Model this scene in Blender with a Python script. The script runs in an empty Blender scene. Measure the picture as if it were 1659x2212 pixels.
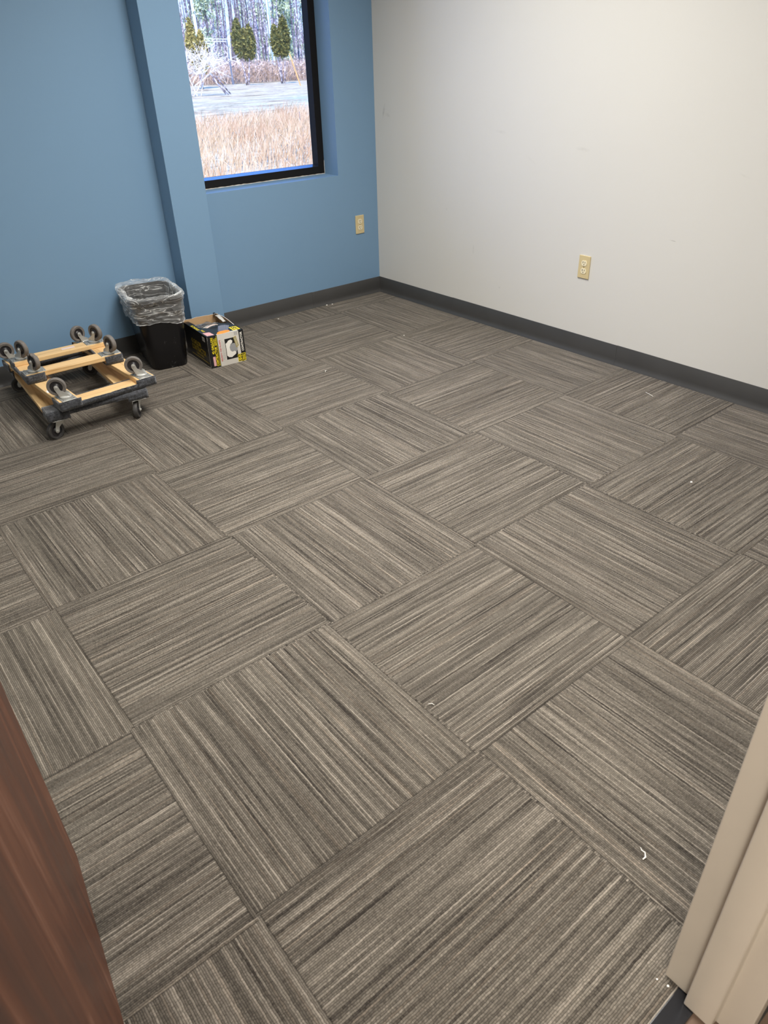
import bpy, bmesh, math, random
from mathutils import Vector, Matrix, Euler, noise
PI = math.pi
random.seed(7)
S = bpy.context.scene
COL = S.collection

# ------------------------------------------------------------------ camera
cam_d = bpy.data.cameras.new('camera')
cam = bpy.data.objects.new('camera', cam_d); COL.objects.link(cam)
cam.location = (-3.20503547, -4.03361672, 1.41540993)
cam.rotation_euler = (1.00340208, 0.0274754184, -0.6844705)
cam_d.sensor_fit = 'VERTICAL'; cam_d.sensor_height = 36.0; cam_d.sensor_width = 27.0
cam_d.lens = 1550.42274 / 2212.0 * 36.0
cam_d.clip_start = 0.02; cam_d.clip_end = 600
cam_d.dof.use_dof = True; cam_d.dof.focus_distance = 3.0; cam_d.dof.aperture_fstop = 9.0
S.camera = cam

# ------------------------------------------------------------------ world, sun, room lamps, exposure
S.view_settings.view_transform = 'Standard'; S.view_settings.look = 'None'
S.view_settings.gamma = 1.0; S.view_settings.exposure = 0.0
S.view_settings.use_curve_mapping = False
w = bpy.data.worlds.new('sky'); S.world = w; w.use_nodes = True
bg = w.node_tree.nodes['Background']
bg.inputs[1].default_value = 1.0
_t = w.node_tree; _g = _t.nodes.new('ShaderNodeTexCoord'); _s = _t.nodes.new('ShaderNodeSeparateXYZ'); _r = _t.nodes.new('ShaderNodeValToRGB')
_t.links.new(_g.outputs['Generated'], _s.inputs[0]); _t.links.new(_s.outputs[2], _r.inputs[0]); _t.links.new(_r.outputs[0], bg.inputs[0])
_r.color_ramp.elements[0].position = 0.0; _r.color_ramp.elements[0].color = (1.25, 1.45, 1.75, 1)     # pale winter horizon
_r.color_ramp.elements[1].position = 0.45; _r.color_ramp.elements[1].color = (0.50, 1.55, 5.2, 1)     # clear blue above
_m = _r.color_ramp.elements.new(0.10); _m.color = (0.95, 1.6, 3.4, 1)

def light(name, kind, loc, energy, color, **kw):
    d = bpy.data.lights.new(name, kind); d.energy = energy; d.color = color
    o = bpy.data.objects.new(name, d); COL.objects.link(o); o.location = loc
    for k, v in kw.items(): setattr(d, k, v)
    return o
sun = light('sun', 'SUN', (0, -20, 40), 8.2, (1.0, 0.85, 0.66), angle=0.01)
sun.rotation_euler = (math.radians(48), 0, math.radians(-38))
LC = (1.0, 0.972, 0.925)
# two recessed ceiling troffers of the room (louvred, so they throw mostly downwards)
for i, (x, y) in enumerate(((-1.28, -1.62), (-2.25, -2.75))):
    light('ceiling_troffer_light', 'AREA', (x, y, 2.70), 59 if i == 0 else 52, LC, shape='RECTANGLE', size=0.6, size_y=1.2, spread=math.radians(142))
light('hall_ceiling_light', 'AREA', (-4.1, -4.75, 2.66), 92, (1.0, 0.95, 0.86), shape='RECTANGLE', size=1.2, size_y=0.6)

# ------------------------------------------------------------------ node helpers
class NT:
    def __init__(s, name, rough=0.5, spec=None):
        m = bpy.data.materials.new(name); m.use_nodes = True
        s.m = m; s.t = m.node_tree; s.b = s.t.nodes['Principled BSDF']
        s.b.inputs['Roughness'].default_value = rough
        if spec is not None: s.b.inputs['Specular IOR Level'].default_value = spec
    def n(s, typ, **kw):
        x = s.t.nodes.new(typ)
        for k, v in kw.items(): setattr(x, k, v)
        return x
    def put(s, sock, v):
        if isinstance(v, bpy.types.NodeSocket): s.t.links.new(v, sock)
        elif v is not None: sock.default_value = v
    def math(s, op, a, b=None, c=None):
        x = s.n('ShaderNodeMath', operation=op)
        for i, v in enumerate((a, b, c)):
            if v is not None: s.put(x.inputs[i], v)
        return x.outputs[0]
    def mix(s, f, a, b, blend='MIX'):
        x = s.n('ShaderNodeMix', data_type='RGBA', blend_type=blend)
        s.put(x.inputs[0], f)
        for i, v in ((6, a), (7, b)):
            if isinstance(v, tuple) and len(v) == 3: v = v + (1,)
            s.put(x.inputs[i], v)
        return x.outputs[2]
    def ramp(s, f, stops, interp='LINEAR'):
        x = s.n('ShaderNodeValToRGB'); x.color_ramp.interpolation = interp
        e = x.color_ramp.elements
        while len(e) < len(stops): e.new(0.5)
        for el, (p, c) in zip(e, stops):
            el.position = p; el.color = (c if isinstance(c, tuple) else (c, c, c)) + (1,)
        s.put(x.inputs[0], f); return x.outputs[0]
    def obj(s): return s.n('ShaderNodeTexCoord').outputs['Object']
    def sep(s, v):
        x = s.n('ShaderNodeSeparateXYZ'); s.put(x.inputs[0], v); return x.outputs
    def comb(s, a, b, c):
        x = s.n('ShaderNodeCombineXYZ')
        for i, v in enumerate((a, b, c)): s.put(x.inputs[i], v)
        return x.outputs[0]
    def noise(s, v, scale, detail=2, rough=0.5, dist=0.0, out=0):
        x = s.n('ShaderNodeTexNoise'); s.put(x.inputs['Vector'], v)
        x.inputs['Scale'].default_value = scale; x.inputs['Detail'].default_value = detail
        x.inputs['Roughness'].default_value = rough; x.inputs['Distortion'].default_value = dist
        return x.outputs[out]
    def white(s, v):
        x = s.n('ShaderNodeTexWhiteNoise', noise_dimensions='3D'); s.put(x.inputs['Vector'], v); return x.outputs[0]
    def scale(s, v, sc):
        x = s.n('ShaderNodeVectorMath', operation='MULTIPLY'); s.put(x.inputs[0], v); x.inputs[1].default_value = sc; return x.outputs[0]
    def bump(s, h, strength=0.3, dist=0.002):
        x = s.n('ShaderNodeBump'); x.inputs['Strength'].default_value = strength; x.inputs['Distance'].default_value = dist
        s.put(x.inputs['Height'], h); s.t.links.new(x.outputs[0], s.b.inputs['Normal'])
    def col(s, v):
        if isinstance(v, tuple) and len(v) == 3: v = v + (1,)
        s.put(s.b.inputs['Base Color'], v)

def lin(r, g, b):
    f = lambda c: (c/255/12.92) if c/255 <= 0.04045 else ((c/255+0.055)/1.055)**2.4
    return (f(r), f(g), f(b))

def simple(name, c, rough=0.5, metal=0.0, var=0.0, vs=20, bump=0, bs=200, bd=0.001, spec=None):
    k = NT(name, rough, spec); k.b.inputs['Metallic'].default_value = metal
    if var:
        f = k.noise(k.obj(), vs, 4)
        k.col(k.mix(f, tuple(x*(1-var) for x in c), tuple(min(1, x*(1+var)) for x in c)))
    else: k.col(c)
    if bump: k.bump(k.noise(k.obj(), bs, 3), bump, bd)
    return k.m

# carpet tiles, laid quarter-turned
TS, GX, GY = 0.6096, -2.3391, -2.6557
def carpet():
    k = NT('carpet_tile', 0.95, 0.1)
    x, y, z = k.sep(k.obj())
    u = k.math('DIVIDE', k.math('SUBTRACT', x, GX), TS)
    v = k.math('DIVIDE', k.math('SUBTRACT', y, GY), TS)
    j0 = k.math('FLOOR', v)
    i0 = k.math('FLOOR', u)
    # hand-laid tiles: every tile sits a few millimetres off the grid
    off = k.math('MULTIPLY', k.math('SUBTRACT', k.math('FLOORED_MODULO', j0, 2.0), 0.5), 0.022)
    off2 = k.math('MULTIPLY', k.math('SUBTRACT', k.math('FLOORED_MODULO', i0, 2.0), 0.5), 0.022)
    wob = k.math('MULTIPLY', k.math('SUBTRACT', k.noise(k.obj(), 60, 1), 0.5), 0.0045)
    uu = k.math('ADD', k.math('ADD', u, off), wob); vv = k.math('ADD', k.math('SUBTRACT', v, off2), wob)
    i = k.math('FLOOR', uu); j = k.math('FLOOR', vv)
    fu = k.math('SUBTRACT', uu, i); fv = k.math('SUBTRACT', vv, j)
    par = k.math('FLOORED_MODULO', k.math('ADD', k.math('ADD', i, j), 1.0), 2.0)          # 0 / 1
    # par==1 -> ribs run along y
    def sel(a, b):
        m = k.n('ShaderNodeMix', data_type='FLOAT'); k.put(m.inputs[0], par); k.put(m.inputs[2], a); k.put(m.inputs[3], b); return m.outputs[0]
    across = sel(fv, fu); along = sel(fu, fv)
    rnd = k.white(k.comb(i, j, 0.3))
    seed = k.math('MULTIPLY', rnd, 50.0)
    NR = 140.0
    r = k.math('MULTIPLY', across, NR)
    rib = k.math('FLOOR', r); fr = k.math('SUBTRACT', r, rib)
    # per-rib streaks, random along the rib
    s1 = k.noise(k.comb(k.math('MULTIPLY', rib, 5.37), k.math('MULTIPLY', along, 1.6), seed), 1.0, 3, 0.65)
    s2 = k.noise(k.comb(k.math('MULTIPLY', rib, 0.33), k.math('MULTIPLY', along, 1.1), k.math('ADD', seed, 9.0)), 1.0, 2, 0.5)
    s4 = k.noise(k.comb(k.math('MULTIPLY', across, 7.0), k.math('MULTIPLY', along, 0.6), k.math('ADD', seed, 19.0)), 1.0, 2, 0.5)
    yarn = k.noise(k.comb(k.math('MULTIPLY', rib, 3.1), k.math('MULTIPLY', along, 190.0), seed), 1.0, 1, 0.5)
    t = k.math('ADD', k.math('ADD', k.math('MULTIPLY', s1, 0.62), k.math('MULTIPLY', s2, 0.16)), k.math('MULTIPLY', s4, 0.07))
    t = k.math('ADD', t, k.math('MULTIPLY', k.white(k.comb(rib, k.math('ADD', i, 0.5), j)), 0.12))
    t = k.math('ADD', t, k.math('MULTIPLY', yarn, 0.26))          # 
    c = k.ramp(t, [(0.43, (0.028, 0.023, 0.019)), (0.55, (0.078, 0.067, 0.054)), (0.66, (0.142, 0.123, 0.100)), (0.80, (0.27, 0.235, 0.192))])
    # a few warmer ribs
    warm = k.ramp(k.white(k.comb(rib, i, j)), [(0.80, 0.0), (0.95, 0.5)])
    c = k.mix(k.math('MULTIPLY', warm, 0.6), c, k.mix(1.0, c, (1.12, 0.98, 0.88), 'MULTIPLY'))
    # valley between ribs and seam between tiles
    val = k.math('ABSOLUTE', k.math('SUBTRACT', fr, 0.5))
    ribh = k.math('SUBTRACT', 1.0, k.math('POWER', k.math('MULTIPLY', val, 2.0), 2.5))
    eu = k.math('MINIMUM', fu, k.math('SUBTRACT', 1.0, fu)); ev = k.math('MINIMUM', fv, k.math('SUBTRACT', 1.0, fv))
    edge = k.math('MINIMUM', eu, ev)
    seam = k.ramp(edge, [(0.0, 0.45), (0.0020, 0.62), (0.0045, 1.0)])
    c = k.mix(1.0, c, seam, 'MULTIPLY')
    vd = k.ramp(ribh, [(0.0, 0.30), (0.7, 1.10)])
    c = k.mix(1.0, c, vd, 'MULTIPLY')
    k.col(c)
    loops = k.noise(k.obj(), 420, 2)
    h = k.math('ADD', ribh, k.math('MULTIPLY', loops, 0.7))
    h = k.math('MULTIPLY', h, k.ramp(edge, [(0.0, 0.0), (0.008, 1.0)]))
    k.bump(h, 0.55, 0.0016)
    k.b.inputs['Sheen Weight'].default_value = 0.15; k.b.inputs['Sheen Roughness'].default_value = 0.5
    k.b.inputs['Sheen Tint'].default_value = (0.9, 0.86, 0.8, 1)
    return k.m

def paint(name, c, marks=()):
    k = NT(name, 0.46, 0.42)
    o = k.obj()
    col = k.mix(k.noise(o, 1.7, 2), tuple(a*0.985 for a in c), tuple(a*1.015 for a in c))
    if marks:      # scuffs and hairline scratches with their own shape: (y, z, half-length, half-height, tilt, depth)
        x, y, z = k.sep(o)
        tot = None
        for (my, mz, a, b, tilt, dep) in marks:
            dy = k.math('SUBTRACT', y, my); dz = k.math('SUBTRACT', z, mz)
            ca, sa = math.cos(tilt), math.sin(tilt)
            p = k.math('ADD', k.math('MULTIPLY', dy, ca/a), k.math('MULTIPLY', dz, sa/a))
            q = k.math('ADD', k.math('MULTIPLY', dy, -sa/b), k.math('MULTIPLY', dz, ca/b))
            d = k.math('SQRT', k.math('ADD', k.math('MULTIPLY', p, p), k.math('MULTIPLY', q, q)))
            g = k.math('MULTIPLY', k.ramp(d, [(0.0, 1.0), (1.0, 0.0)]), dep)
            tot = g if tot is None else k.math('ADD', tot, g)
        tot = k.math('MULTIPLY', tot, k.ramp(k.noise(o, 60, 3), [(0.3, 0.3), (0.6, 1.0)]))
        col = k.mix(tot, col, (0.16, 0.15, 0.14))
    k.col(col)
    k.bump(k.noise(o, 260, 3), 0.16, 0.001)
    return k.m

def wood(name, light_c, dark_c, axis='y', scale=1.0, rough=0.5, ring=0.5):
    k = NT(name, rough)
    st = {'x': (1.2, 22, 22), 'y': (22, 1.2, 22), 'z': (22, 22, 1.2)}[axis]
    v = k.scale(k.obj(), tuple(a*scale for a in st))
    n1 = k.noise(v, 1.0, 4, 0.6, 0.6)
    n2 = k.noise(k.scale(v, (5, 5, 1.5)), 1.0, 2, 0.5)
    t = k.math('ADD', k.math('MULTIPLY', n1, 0.75), k.math('MULTIPLY', n2, 0.25))
    k.col(k.ramp(t, [(0.34, dark_c), (0.34+0.3*ring, light_c), (0.75, tuple(min(1, a*1.1) for a in light_c))]))
    k.bump(n2, 0.1, 0.001)
    return k.m

def fuzzy(name, c):
    k = NT(name, 1.0, 0.05)
    f = k.noise(k.obj(), 130, 4, 0.7)
    f2 = k.noise(k.scale(k.obj(), (1, 1, 4)), 30, 3, 0.6)
    t = k.math('ADD', k.math('MULTIPLY', f, 0.6), k.math('MULTIPLY', f2, 0.4))
    k.col(k.ramp(t, [(0.35, tuple(a*0.35 for a in c)), (0.5, c), (0.66, tuple(a*2.1 for a in c))]))
    k.bump(f, 0.9, 0.004)
    k.b.inputs['Sheen Weight'].default_value = 0.4
    return k.m

BLUE = (0.176, 0.298, 0.440)
M = {
 'carpet': carpet(),
 'blue': paint('blue_paint', BLUE),
 'white': paint('cool_white_paint', (0.63, 0.615, 0.575), marks=(
    (-2.18, 0.655, .020, .0022, 0.1, .9), (-1.62, 1.00, .05, .010, 0.05, .16), (-1.08, 1.05, .045, .010, 0.1, .12), (-.905, .42, .006, .035, 0.0, .22),
    (-1.30, .93, .05, .008, 0.5, .06), (-.09, 1.12, .012, .05, 0.3, .35), (-.13, 1.10, .03, .012, 0.3, .2), (-.67, .62, .008, .008, 0, .25), (-1.13, .24, .008, .006, 0, .25), (-2.45, .95, .03, .006, .3, .10))),
 'ceil': simple('ceiling_tile', (0.72, 0.71, 0.68), 0.9),
 'base': simple('vinyl_cove_base', (0.050, 0.049, 0.048), 0.34, var=0.18, vs=6),
 'jamb': simple('painted_steel_jamb', (0.66, 0.595, 0.505), 0.36, var=0.05, vs=9, bump=0.04, bs=500),
 'bronze': simple('dark_bronze_frame', (0.009, 0.008, 0.008), 0.6, var=0.2, vs=40, spec=.2),
 'ledge': simple('anodised_sill_ledge', (0.03, 0.035, 0.045), 0.16, var=0.2, vs=25, spec=1.0),  # clean dark metal, smoother than the frame so it mirrors the sky
 'outletp': simple('almond_plastic_plate', (0.60, 0.49, 0.27), 0.35),
 'outletr': simple('ivory_receptacle', (0.78, 0.70, 0.49), 0.3),
 'slot': simple('dark_slot', (0.02, 0.014, 0.008), 0.6),
 'screw': simple('brass_screw', (0.45, 0.38, 0.24), 0.35, 0.8),
 'pine': wood('pine_wood', (0.74, 0.50, 0.24), (0.44, 0.25, 0.09), 'y', 1.0),
 'pinex': wood('pine_wood_cross', (0.72, 0.47, 0.22), (0.50, 0.29, 0.11), 'x', 0.8),
 'fuzz': fuzzy('charcoal_carpet_pad', (0.050, 0.052, 0.058)),
 'plate': simple('shaded_zinc_plate', (0.36, 0.36, 0.34), 0.42, 0.5, var=0.25, vs=60),  # zinc again, with the shade around the casters put into its colour
 'zinc': simple('zinc_plated_steel', (0.60, 0.60, 0.57), 0.36, 0.55, var=0.2, vs=60),
 'tread': simple('grey_rubber_tread', (0.150, 0.135, 0.122), 0.7, var=0.35, vs=90, bump=0.2, bs=300),
 'core': simple('black_wheel_core', (0.020, 0.018, 0.020), 0.45, var=0.3, vs=60),
 'treadk': simple('black_rubber_tread', (0.045, 0.042, 0.040), 0.6, var=0.3, vs=90),
 'mahog': None, 'kraft': simple('kraft_cardboard', (0.42, 0.27, 0.14), 0.85, var=0.12, vs=30),
 'black': simple('black_print', (0.012, 0.012, 0.013), 0.28),
 'yellow': simple('yellow_print', (0.88, 0.70, 0.02), 0.35),
 'dyellow': simple('dull_yellow_print', (0.42, 0.30, 0.02), 0.35),
 'cream': simple('light_grey_print', (0.62, 0.59, 0.53), 0.32),
 'redp': simple('red_print', (0.55, 0.10, 0.11), 0.35),
 'pinkp': simple('pink_print', (0.72, 0.40, 0.40), 0.35, var=0.25, vs=120),
 'orange': simple('orange_print', (0.90, 0.30, 0.03), 0.32, var=0.2, vs=60),
 'greyp': simple('grey_print', (0.30, 0.30, 0.30), 0.32),
 'whitep': simple('white_print', (0.80, 0.77, 0.70), 0.35),
 'bluegrey': simple('blue_grey_print', (0.12, 0.13, 0.20), 0.32),
 'paper': simple('white_paper', (0.80, 0.78, 0.74), 0.7),
 'pale': simple('pale_pink_label', (0.72, 0.58, 0.52), 0.6),
 'lint': simple('white_lint', (0.85, 0.82, 0.75), 0.8),
 'hallfloor': simple('brown_vinyl_floor', (0.16, 0.105, 0.075), 0.35, var=0.3, vs=10),
 'strip': simple('black_rubber_strip', (0.012, 0.013, 0.016), 0.22, var=0.4, vs=25),
 'hallwall': simple('hall_paint', (0.45, 0.42, 0.37), 0.6),
 'caulk': simple('old_caulk', (0.60, 0.55, 0.48), 0.7, var=0.3, vs=50),
 'brick': simple('exterior_brick', (0.30, 0.17, 0.12), 0.9),
}
# mahogany-stained door with streaky figure and a satin coat
k = NT('mahogany_door', 0.45, 0.35)
vv = k.scale(k.obj(), (9, 9, 1.3))
n1 = k.noise(vv, 1.0, 5, 0.55, 1.4); n2 = k.noise(k.scale(k.obj(), (80, 80, 3)), 1.0, 2)
t = k.math('ADD', k.math('MULTIPLY', n1, 0.8), k.math('MULTIPLY', n2, 0.2))
k.col(k.ramp(t, [(0.33, (0.060, 0.021, 0.013)), (0.5, (0.105, 0.037, 0.020)), (0.62, (0.150, 0.060, 0.033)), (0.72, (0.24, 0.12, 0.08))]))
k.put(k.b.inputs['Roughness'], k.ramp(n1, [(0.4, 0.40), (0.65, 0.55)])); M['mahog'] = k.m
# black bin plastic with white scuffs
k = NT('black_bin_plastic', 0.26)
o_ = k.obj()
sc = k.ramp(k.noise(k.scale(o_, (1, 1, .5)), 26, 5, 0.7), [(0.55, 0.0), (0.70, 1.0)])
sc = k.math('MULTIPLY', sc, k.ramp(k.noise(o_, 5, 2), [(0.48, 0.0), (0.62, 1.0)]))
k.col(k.mix(k.math('MULTIPLY', sc, 0.5), (0.005, 0.005, 0.006), (0.28, 0.28, 0.28)))
k.bump(k.noise(o_, 300, 2), 0.08, 0.001); M['binp'] = k.m
# clear liner film
k = NT('clear_liner_film', 0.16, 0.9)
k.col((0.93, 0.93, 0.91)); k.b.inputs['Roughness'].default_value = 0.14
lw = k.n('ShaderNodeLayerWeight'); lw.inputs[0].default_value = 0.35
al = k.math('ADD', 0.06, k.math('MULTIPLY', k.math('POWER', lw.outputs['Facing'], 1.5), 0.46))
wr = k.noise(k.scale(k.obj(), (5, 5, 30)), 1.0, 3, 0.55, 1.0)
wr = k.math('ABSOLUTE', k.math('SUBTRACT', wr, 0.5))
al = k.math('ADD', al, k.ramp(wr, [(0.0, 0.55), (0.022, 0.06), (0.2, 0.0)]))  # thin whitish lines: crease highlights put into the opacity
k.put(k.b.inputs['Alpha'], al); M['film'] = k.m
k = NT('dark_bag_film', 0.25, 0.6)
k.col(k.ramp(k.noise(k.scale(k.obj(), (14, 40, 14)), 1.0, 4), [(0.4, (0.03, 0.03, 0.035)), (0.6, (0.20, 0.20, 0.20)), (0.72, (0.42, 0.40, 0.38))])); M['bagd'] = k.m
# window glass
k = NT('window_glass', 0.0)
k.b.inputs['Base Color'].default_value = (1, 1, 1, 1); k.b.inputs['Roughness'].default_value = 0.0
tr = k.n('ShaderNodeBsdfTransparent'); tr.inputs[0].default_value = (0.94, 0.97, 0.98, 1)
gl = k.n('ShaderNodeBsdfGlossy'); gl.inputs['Roughness'].default_value = 0.02
fz = k.n('ShaderNodeFresnel'); fz.inputs[0].default_value = 1.45
mx = k.n('ShaderNodeMixShader'); k.put(mx.inputs[0], fz.outputs[0]); k.put(mx.inputs[1], tr.outputs[0]); k.put(mx.inputs[2], gl.outputs[0])
k.t.links.new(mx.outputs[0], k.t.nodes['Material Output'].inputs[0]); M['glass'] = k.m

# ------------------------------------------------------------------ geometry helpers
class MB:
    def __init__(s): s.v = []; s.f = []; s.mi = []; s.mat = 0
    def add(s, vs, fs, T=None):
        b = len(s.v)
        for p in vs:
            p = Vector(p); s.v.append(tuple(T @ p) if T is not None else tuple(p))
        for f in fs: s.f.append(tuple(b+i for i in f)); s.mi.append(s.mat)
        return s
    def box(s, x0, x1, y0, y1, z0, z1, T=None):
        vs = [(x, y, z) for z in (z0, z1) for y in (y0, y1) for x in (x0, x1)]
        return s.add(vs, [(0, 2, 3, 1), (4, 5, 7, 6), (0, 1, 5, 4), (2, 6, 7, 3), (0, 4, 6, 2), (1, 3, 7, 5)], T)
    def prism(s, poly, z0, z1, T=None):      # poly in xy, extruded along z
        n = len(poly)
        vs = [(x, y, z0) for x, y in poly] + [(x, y, z1) for x, y in poly]
        fs = [tuple(range(n))[::-1], tuple(range(n, 2*n))] + [(i, (i+1) % n, n+(i+1) % n, n+i) for i in range(n)]
        return s.add(vs, fs, T)
    def lathe(s, prof, n=24, T=None, closed=False):   # prof: (r, z) about z
        vs = []; m = len(prof)
        for i in range(n):
            a = 2*PI*i/n
            vs += [(r*math.cos(a), r*math.sin(a), z) for r, z in prof]
        fs = []
        for i in range(n):
            j = (i+1) % n
            for q in range(m if closed else m-1):
                q2 = (q+1) % m
                fs.append((i*m+q, j*m+q, j*m+q2, i*m+q2))
        if not closed:
            fs.append(tuple(i*m for i in range(n))[::-1]); fs.append(tuple(i*m+m-1 for i in range(n)))
        return s.add(vs, fs, T)
    def tube(s, pts, rad, n=6, T=None):
        P = [Vector(p) for p in pts]; vs = []
        for i, p in enumerate(P):
            d = (P[min(i+1, len(P)-1)] - P[max(i-1, 0)]).normalized()
            a = d.cross(Vector((0.3, 0.2, 1))).normalized() if abs(d.z) < 0.95 else d.cross(Vector((1, 0, 0))).normalized()
            b = d.cross(a); r = rad[i] if isinstance(rad, (list, tuple)) else rad
            vs += [tuple(p + (a*math.cos(2*PI*q/n) + b*math.sin(2*PI*q/n))*r) for q in range(n)]
        fs = [(i*n+q, i*n+(q+1) % n, (i+1)*n+(q+1) % n, (i+1)*n+q) for i in range(len(P)-1) for q in range(n)]
        fs += [tuple(range(n))[::-1], tuple((len(P)-1)*n+q for q in range(n))]
        return s.add(vs, fs, T)
    def mesh(s, name, mats, smooth=False, bevel=0, seg=2):
        me = bpy.data.meshes.new(name); me.from_pydata(s.v, [], s.f)
        for m in (mats if isinstance(mats, (list, tuple)) else [mats]): me.materials.append(m)
        me.polygons.foreach_set('material_index', s.mi)
        bm = bmesh.new(); bm.from_mesh(me)
        if len(s.f) < 20000: bmesh.ops.recalc_face_normals(bm, faces=bm.faces)
        if bevel:
            bmesh.ops.bevel(bm, geom=[e for e in bm.edges if len(e.link_faces) == 2 and e.calc_face_angle(0) > 0.6], offset=bevel, segments=seg, profile=0.6, affect='EDGES', clamp_overlap=True)
        bm.to_mesh(me); bm.free()
        if smooth: 
            me.polygons.foreach_set('use_smooth', [True]*len(me.polygons))
            if smooth != 'all':
                try: me.set_sharp_from_angle(angle=math.radians(38))
                except Exception: pass
        me.update(); return me
    def build(s, name, mats, parent=None, **kw):
        return link(name, s.mesh(name, mats, **kw), parent)
def link(name, me, parent=None, loc=None, rot=None):
    o = bpy.data.objects.new(name, me); COL.objects.link(o)
    if parent: o.parent = parent
    if loc: o.location = loc
    if rot: o.rotation_euler = rot
    return o
def tag(o, label, cat, group=None, kind=None):
    o['label'] = label; o['category'] = cat
    if group: o['group'] = group
    if kind: o['kind'] = kind
    return o
def thing(name, label, cat, loc=(0, 0, 0), rotz=0, group=None):
    o = bpy.data.objects.new(name, None); COL.objects.link(o); o.location = loc; o.rotation_euler = (0, 0, rotz)
    o.empty_display_size = 0.1
    return tag(o, label, cat, group)
def struct(o): o['kind'] = 'structure'; return o

# ------------------------------------------------------------------ room shell
CEIL = 2.72
XL = -3.60          # left wall
YF = -3.844         # room face of the wall the doorway is in
b = MB(); b.box(XL-.1, 0.0, -3.862, 0.0, -0.05, 0.0)
struct(b.build('floor', M['carpet']))
b = MB(); b.box(-5.6, 0.4, -6.0, -3.895, -0.05, -0.003)
struct(b.build('floor_hall', M['hallfloor']))
b = MB(); b.box(-3.40, -2.38, -3.897, -3.858, -0.02, 0.004)
struct(b.build('trim_threshold', M['strip'], bevel=0.002))
b = MB(); b.box(0, 0.14, -3.96, 0.30, -0.3, CEIL)
struct(b.build('wall_right', M['white']))
# blue wall with the window opening
WX0, WX1, WZ0, WZ1 = -1.262, -0.309, 0.780, 2.25
b = MB()
b.box(XL-.14, WX0, 0, 0.205, -0.3, CEIL); b.box(WX1, 0.0, 0, 0.205, -0.3, CEIL)
b.box(WX0, WX1, 0, 0.205, -0.3, WZ0); b.box(WX0, WX1, 0, 0.205, WZ1, CEIL)
struct(b.build('wall_back', M['blue']))
b = MB(); b.box(-1.501, -1.293, -0.132, 0.0, 0, CEIL)
struct(b.build('wall_column', M['blue'], bevel=0.003))
b = MB(); b.box(XL-.14, XL, -3.96, 0, -0.3, CEIL)
struct(b.build('wall_left', M['white']))
DL, DR = -3.398, -2.384
b = MB()
b.box(XL, DL, -3.963, YF, -0.05, CEIL); b.box(DR, 0.0, -3.963, YF, -0.05, CEIL); b.box(DL, DR, -3.963, YF, 2.15, CEIL)
struct(b.build('wall_front', M['hallwall']))
b = MB(); b.box(XL-.14, 0.14, -3.97, 0.30, CEIL, CEIL+.12)
struct(b.build('ceiling', M['ceil']))
b = MB()
b.box(-5.6, 0.4, -6.1, -6.0, -.05, CEIL); b.box(-5.7, -5.6, -6.1, -3.963, -.05, CEIL); b.box(0.4, 0.5, -6.1, -3.963, -.05, CEIL)
b.box(-5.6, XL, -3.963, -3.85, -.05, CEIL); b.box(0.14, 0.4, -3.963, -3.85, -.05, CEIL)
struct(b.build('wall_hall', M['hallwall']))
b = MB(); b.box(-5.7, 0.5, -6.1, -3.963, CEIL, CEIL+.1)
struct(b.build('ceiling_hall', M['ceil']))

# vinyl cove base: profile (distance from wall, height)
PROF = [(0, 0), (0.0145, 0), (0.0135, 0.003), (0.0085, 0.010), (0.0052, 0.020), (0.0036, 0.032), (0.0034, 0.100), (0.0020, 0.1022), (0, 0.1022)]
def cove(name, segs, parent=None):
    """segs: list of (p0, p1, inward normal, dz) pieces laid end to end"""
    b = MB()
    for (p0, p1, nrm, dz) in segs:
        p0, p1, nrm = Vector(p0), Vector(p1), Vector(nrm)
        n = len(PROF)
        vs = [tuple(q + nrm*d + Vector((0, 0, h + (dz if h > .05 else 0)))) for q in (p0, p1) for d, h in PROF]
        fs = [(i, (i+1) % n, n+(i+1) % n, n+i) for i in range(n)] + [tuple(range(n)), tuple(range(n, 2*n))[::-1]]
        b.add(vs, fs)
    return struct(b.build(name, M['base'], smooth=True))
def seamed(p0, p1, nrm, cuts, dzs, gap=0.0008):
    p0, p1 = Vector(p0), Vector(p1); L = (p1-p0).length; d = (p1-p0)/L
    cs = [0] + cuts + [L]; out = []
    for i in range(len(cs)-1):
        a = cs[i] + (gap if i else 0); c = cs[i+1]
        out.append((p0+d*a, p0+d*c, nrm, dzs[i]))
    return out
cove('baseboard_right', seamed((0, 0, 0), (0, -3.85, 0), (-1, 0, 0), [0.74, 1.975, 3.19], [0, .0012, .0022, .001]))
cove('baseboard_back', seamed((0, 0, 0), (-1.293, 0, 0), (0, -1, 0), [0.575], [0, .0015]) + seamed((-1.501, 0, 0), (XL, 0, 0), (0, -1, 0), [0.9], [0, .001]))
cove('baseboard_column', [((-1.293, -.132, 0), (-1.501, -.132, 0), (0, -1, 0), 0), ((-1.501, -.132, 0), (-1.501, 0, 0), (-1, 0, 0), 0), ((-1.293, 0, 0), (-1.293, -.132, 0), (1, 0, 0), 0)])
cove('baseboard_left', [((XL, 0, 0), (XL, YF, 0), (1, 0, 0), 0)])
cove('baseboard_front', [((-2.384, YF, 0), (0, YF, 0), (0, 1, 0), 0)])
cove('baseboard_hall', [((-2.384, -3.963, 0), (0.4, -3.963, 0), (0, -1, 0), 0)])

# window: bronze storefront frame, recessed pane, paint line along the sill
FY = 0.145
b = MB()
b.box(WX0, WX0+.044, FY, FY+.062, WZ0, WZ1); b.box(WX1-.046, WX1, FY, FY+.062, WZ0, WZ1)
b.box(WX0+.044, WX1-.046, FY, FY+.062, WZ1-.044, WZ1)
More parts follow.
